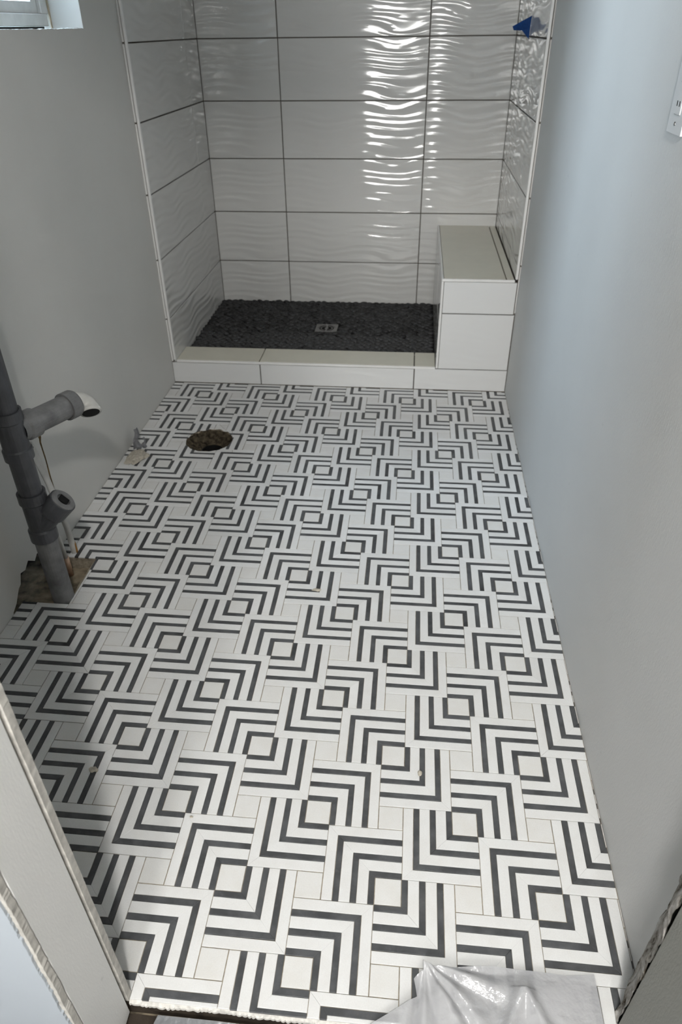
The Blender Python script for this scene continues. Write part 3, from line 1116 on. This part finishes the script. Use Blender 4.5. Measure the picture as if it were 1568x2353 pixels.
te = part('tee_fitting', lathe(bmesh.new(), (PX, PY, 0.468), (PX, PY, 0.600), [(0, ro + 0.001), (0, 0.0365), (0.2, 0.0365), (0.23, 0.033), (0.77, 0.033), (0.8, 0.0365), (1, 0.0365), (1, ro + 0.001)], 28, (False, False)), M['pipe'], ds)
db = Vector((0.40, 0.915, -0.03)).normalized()
t0 = Vector((PX, PY, 0.540))
part('branch_hub', lathe(bmesh.new(), t0 + db * 0.018, t0 + db * 0.068, [(0, 0.033), (0.3, 0.033), (0.4, 0.0375), (1, 0.0375), (1, 0.031)], 28, (False, False)), M['pipe_pale'], te)
part('branch_pipe', lathe(bmesh.new(), t0 + db * 0.055, t0 + db * 0.190, [(0, 0.0315), (1, 0.0315)], 28), M['pipe_pale'], te)
part('branch_collar', lathe(bmesh.new(), t0 + db * 0.168, t0 + db * 0.202, [(0, 0.032), (0, 0.0375), (0.85, 0.0375), (1, 0.035), (1, 0.024)], 28, (False, True)), M['pipe_pale'], te)
e0 = t0 + db * 0.198
dd = Vector((0.36, -0.62, -0.62)).normalized()
epts = []
for i in range(9):
    t = i / 8
    d_ = (db * (1 - t) + dd * t).normalized()
    e0 = e0 + d_ * 0.0075
    epts.append(e0.copy())
part('elbow', tube(bmesh.new(), epts, [0.026] * 7 + [0.029, 0.029], 22, True), M['white_pipe'], te, smooth=True)
part('elbow_mouth', lathe(bmesh.new(), epts[-1] - dd * 0.004, epts[-1] + dd * 0.001, [(0, 0.0235), (1, 0.0235)], 22), M['black'], te)

s1 = thing('supply_tube', 'white painted water tube behind the grey drain pipe, shorter of the two', 'tube', (-1.03, -1.225, -0.047), 'water supply tubes')
part('tube_body', tube(bmesh.new(), [(-1.03, -1.222, 0.02), (-1.03, -1.226, 0.10), (-1.031, -1.236, 0.16), (-1.032, -1.246, 0.26), (-1.034, -1.256, 0.30)], 0.0075), M['white_pipe'], s1, smooth=True)
part('coupling', tube(bmesh.new(), [(-1.03, -1.222, -0.047), (-1.03, -1.222, 0.022)], 0.0105), M['copper'], s1, smooth=True)
s2 = thing('supply_tube', 'white painted water tube with flattened pierced top and rusty tape at its foot', 'tube', (-1.03, -1.165, -0.047), 'water supply tubes')
bm = bmesh.new()
path = [(-1.03, -1.165, -0.047), (-1.03, -1.166, 0.02), (-1.030, -1.168, 0.10), (-1.034, -1.174, 0.18), (-1.046, -1.172, 0.27), (-1.056, -1.176, 0.345), (-1.060, -1.178, 0.385), (-1.061, -1.179, 0.400)]
wid = [0.0095, 0.0095, 0.0095, 0.011, 0.014, 0.0175, 0.016, 0.009]
thk = [0.0095, 0.0095, 0.0095, 0.008, 0.005, 0.003, 0.0022, 0.002]
rg = []
for (x, y, z), wq, tq in zip(path, wid, thk):
    rg.append([bm.verts.new((x + tq * math.cos(2 * PI * k / 16), y + wq * math.sin(2 * PI * k / 16), z)) for k in range(16)])
for A, Bq in zip(rg, rg[1:]):
    for i in range(16):
        bm.faces.new((A[i], A[(i + 1) % 16], Bq[(i + 1) % 16], Bq[i]))
bm.faces.new(rg[0][::-1])
bm.faces.new(rg[-1])
part('tube_body', bm, M['white_pipe'], s2, smooth=True)
part('nail_hole', lathe(bmesh.new(), (-1.060, -1.178, 0.384), (-1.0568, -1.178, 0.384), [(0, 0.0035), (1, 0.0035)], 12), M['wood'], s2)
part('rusty_tape', tube(bmesh.new(), [(-1.03, -1.164, -0.03), (-1.03, -1.164, 0.035)], [0.0105, 0.0102], 14), M['rust'], s2)

# ------------------------------------------------------------------ small things
# blue painter's tape folded out from the right shower wall
tp = bmesh.new()
pts = [(TR - 0.001, 0.597, 1.384), (TR - 0.001, 0.612, 1.345), (TR - 0.001, 0.619, 1.307), (TR - 0.030, 0.628, 1.336), (TR - 0.062, 0.640, 1.337), (TR - 0.068, 0.640, 1.350), (TR - 0.032, 0.610, 1.369)]
for dx in (0.0, 0.0008):
    vs = [tp.verts.new((x, y - dx, z)) for x, y, z in pts]
    for q in ((0, 1, 6), (1, 3, 6), (1, 2, 3), (3, 4, 6), (4, 5, 6)):
        tp.faces.new([vs[i] for i in q])
tape = part('painters_tape', tp, M['blue_tape'], loc=(TR, 0.61, 1.307))
tag(tape, 'folded scrap of blue painters tape sticking out of the tiled shower wall', 'tape')

# receptacle plate on the right wall
pt = thing('outlet_plate', 'white outlet cover plate on the sunlit right wall', 'outlet', (XR, -1.407, 1.199))
bm = slab_poly([[(-1.367, 1.199), (-1.447, 1.199), (-1.447, 1.325), (-1.367, 1.325)], [(-1.390, 1.227), (-1.424, 1.227), (-1.424, 1.297), (-1.390, 1.297)]], lambda a, b, d: (XR - 0.005 + d, a, b), 0.005)
part('cover', bm, M['plate'], pt)
part('receptacle', nbox(XR - 0.0065, XR - 0.001, -1.4235, -1.3905, 1.2275, 1.2965, 0.001), M['plate'], pt)
for z in (1.240, 1.275):
    part('slot', nbox(XR - 0.0068, XR - 0.006, -1.4020, -1.3985, z, z + 0.008), M['black'], pt)
    part('slot', nbox(XR - 0.0068, XR - 0.006, -1.4150, -1.4115, z, z + 0.008), M['black'], pt)
for z in (1.214, 1.310):
    part('screw', lathe(bmesh.new(), (XR - 0.0062, -1.407, z), (XR - 0.004, -1.407, z), [(0, 0.003), (1, 0.0035)], 12), M['chrome'], pt)


def chip(name, x, y, sx, sy, sz, label, seed, mat='debris'):
    bm = bmesh.new()
    bmesh.ops.create_icosphere(bm, subdivisions=2, radius=1.0)
    for v in bm.verts:
        f = 1 + 0.45 * nz(v.co.x * 1.7 + seed, v.co.y * 1.7, v.co.z * 1.7)
        v.co = Vector((x + v.co.x * sx * f, y + v.co.y * sy * f, max(0.0006, sz * 0.7 + v.co.z * sz * f)))
    o = part(name, bm, M[mat], loc=(x, y, 0))
    return tag(o, label, 'debris', 'mortar crumbs on the mosaic floor')


chip('mortar_chip', -0.665, -1.927, 0.011, 0.007, 0.003, 'beige crumb of mortar on a dark strip near the left jamb', 1)
chip('mortar_chip', -0.243, -1.284, 0.013, 0.006, 0.003, 'beige crumb of mortar in the middle of the floor, farthest of the crumbs', 5)
chip('mortar_chip', 0.060, -1.872, 0.005, 0.007, 0.003, 'small pale crumb of mortar at a chevron corner toward the right wall', 9)
chip('mortar_chip', -0.416, -2.018, 0.0035, 0.003, 0.002, 'tiny white crumb on a dark strip by a square tile', 13)

sc_ = thing('trash_scrap', 'crumpled grey plastic scrap in a mortar blob at the foot of the left wall', 'scrap', (-1.04, -0.52, 0))
bm = bmesh.new()
bmesh.ops.create_icosphere(bm, subdivisions=3, radius=1.0)
for v in bm.verts:
    f = 1 + 0.5 * nz(v.co.x * 2.2, v.co.y * 2.2, v.co.z * 2 + 3)
    v.co = Vector((-1.030 + v.co.x * 0.036 * f, -0.575 + v.co.y * 0.050 * f, max(0.0008, 0.006 + v.co.z * 0.011 * f)))
part('mortar_blob', bm, M['debris'], sc_)
bm = bmesh.new()
random.seed(21)
for (cx, cy, cz, h, wd) in ((-1.055, -0.505, 0.0, 0.075, 0.016), (-1.040, -0.520, 0.0, 0.055, 0.013), (-1.020, -0.500, 0.0, 0.050, 0.009)):
    prev = None
    for i in range(7):
        t = i / 6
        wq = wd * (0.55 + 0.45 * math.sin(PI * min(1, t + 0.25)))
        a = 0.8 + 1.2 * nz(t * 2, cx * 40)
        c = Vector((cx + 0.012 * nz(t * 2, cy * 50), cy + 0.02 * t * (1 if h > 0.06 else -0.4), 0.004 + h * t))
        e = Vector((math.cos(a), math.sin(a), 0.2)) * wq
        cur = [bm.verts.new(c - e), bm.verts.new(c + Vector((0.004, -0.004, 0))), bm.verts.new(c + e)]
        if prev:
            bm.faces.new((prev[0], prev[1], cur[1], cur[0]))
            bm.faces.new((prev[1], prev[2], cur[2], cur[1]))
        prev = cur
part('plastic_strip', bm, M['grey_scrap'], sc_)

# ------------------------------------------------------------------ plastic sheeting at the doorway
LE = [(-2.252, 0.066), (-2.266, 0.066), (-2.284, 0.050), (-2.310, 0.056), (-2.333, 0.020), (-2.357, -0.022), (-2.42, -0.09), (-2.75, -0.12)]


def lerp_tab(tab, y):
    for (y0, a), (y1, b) in zip(tab, tab[1:]):
        if y1 <= y <= y0:
            return a + (b - a) * (y - y0) / (y1 - y0)
    return tab[-1][1] if y < tab[-1][0] else tab[0][1]


def top_edge(x):
    tab = [(0.055, -2.254), (0.070, -2.262), (0.085, -2.263), (0.15, -2.257), (0.19, -2.252), (0.24, -2.252), (0.31, -2.254), (0.365, -2.246)]
    for (x0, a), (x1, b) in zip(tab, tab[1:]):
        if x0 <= x <= x1:
            return a + (b - a) * (x - x0) / (x1 - x0)
    return tab[0][1] if x < 0.055 else tab[-1][1]


bm = bmesh.new()
NU, NV = 110, 120
gv = []
for j in range(NV + 1):
    t = (j / NV) ** 1.35
    row = []
    for i in range(NU + 1):
        s = i / NU
        # top row runs along the top edge, later rows run from the left edge to the right edge
        yb = -2.252 - t * 0.45
        xl = lerp_tab(LE, yb)
        x = xl + (0.361 - xl) * s
        y = yb + (top_edge(x) + 0.252 + 2.0) * max(0.0, 1 - t * 6)
        ang = math.atan2(y + 2.256, x - 0.068)
        rad = math.hypot(y + 2.256, x - 0.068)
        fo = abs(math.sin(ang * 7.0 + 1.4 * nz(rad * 6, ang * 2))) ** 1.5
        z = 0.004 + 0.016 * fo * min(1, rad / 0.07) * math.exp(-rad / 0.20) + 0.008 * (nz(x * 9, y * 9, 1.0) + 0.5)
        # one long arched crease towards the right
        d1 = abs((x - 0.235) - 0.55 * abs(y + 2.285) * (1 if x > 0.235 else -1))
        z += 0.012 * math.exp(-(d1 / 0.014) ** 2) * (1 if y < -2.283 else 0.0)
        z += 0.022 * math.exp(-((x - 0.066) ** 2 + (y + 2.257) ** 2) / 0.0004)
        if y < YF:
            z -= 0.034 * min(1, (YF - y) / 0.03)
            z = max(z, -0.038 + 0.004)
        z = max(z, 0.0025 if y > YF - 0.01 else -0.034)
        row.append(bm.verts.new((x, y, z)))
    gv.append(row)
for a, b in zip(gv, gv[1:]):
    for i in range(NU):
        bm.faces.new((a[i], a[i + 1], b[i + 1], b[i]))
ps_ = part('plastic_sheet', bm, M['film'], loc=(0.2, -2.36, 0.0), smooth=True)
tag(ps_, 'crumpled milky plastic sheet lying over the end of the tiled floor', 'plastic sheet')
bm = bmesh.new()
gv = []
for j in range(31):
    row = []
    for i in range(71):
        s = i / 70
        y = -2.3635 - 0.30 * (j / 30)
        xl = -0.385 - 0.20 * (-2.3635 - y) + 0.006 * nz(y * 40)
        x = xl + (0.39 - xl) * s
        z = -0.040 + 0.010 * math.exp(-j / 2.0) * (0.9 + 0.3 * nz(x * 12)) + 0.004 * (nz(x * 7, y * 7) + 0.5)
        row.append(bm.verts.new((x, y, z)))
    gv.append(row)
for a, b in zip(gv, gv[1:]):
    for i in range(70):
        bm.faces.new((a[i], a[i + 1], b[i + 1], b[i]))
ff = part('floor_film', bm, M['film_flat'], loc=(0.0, -2.5, -0.042), smooth=True)
tag(ff, 'flat grey plastic film on the lower hall floor below the ragged tile edge', 'plastic sheet')
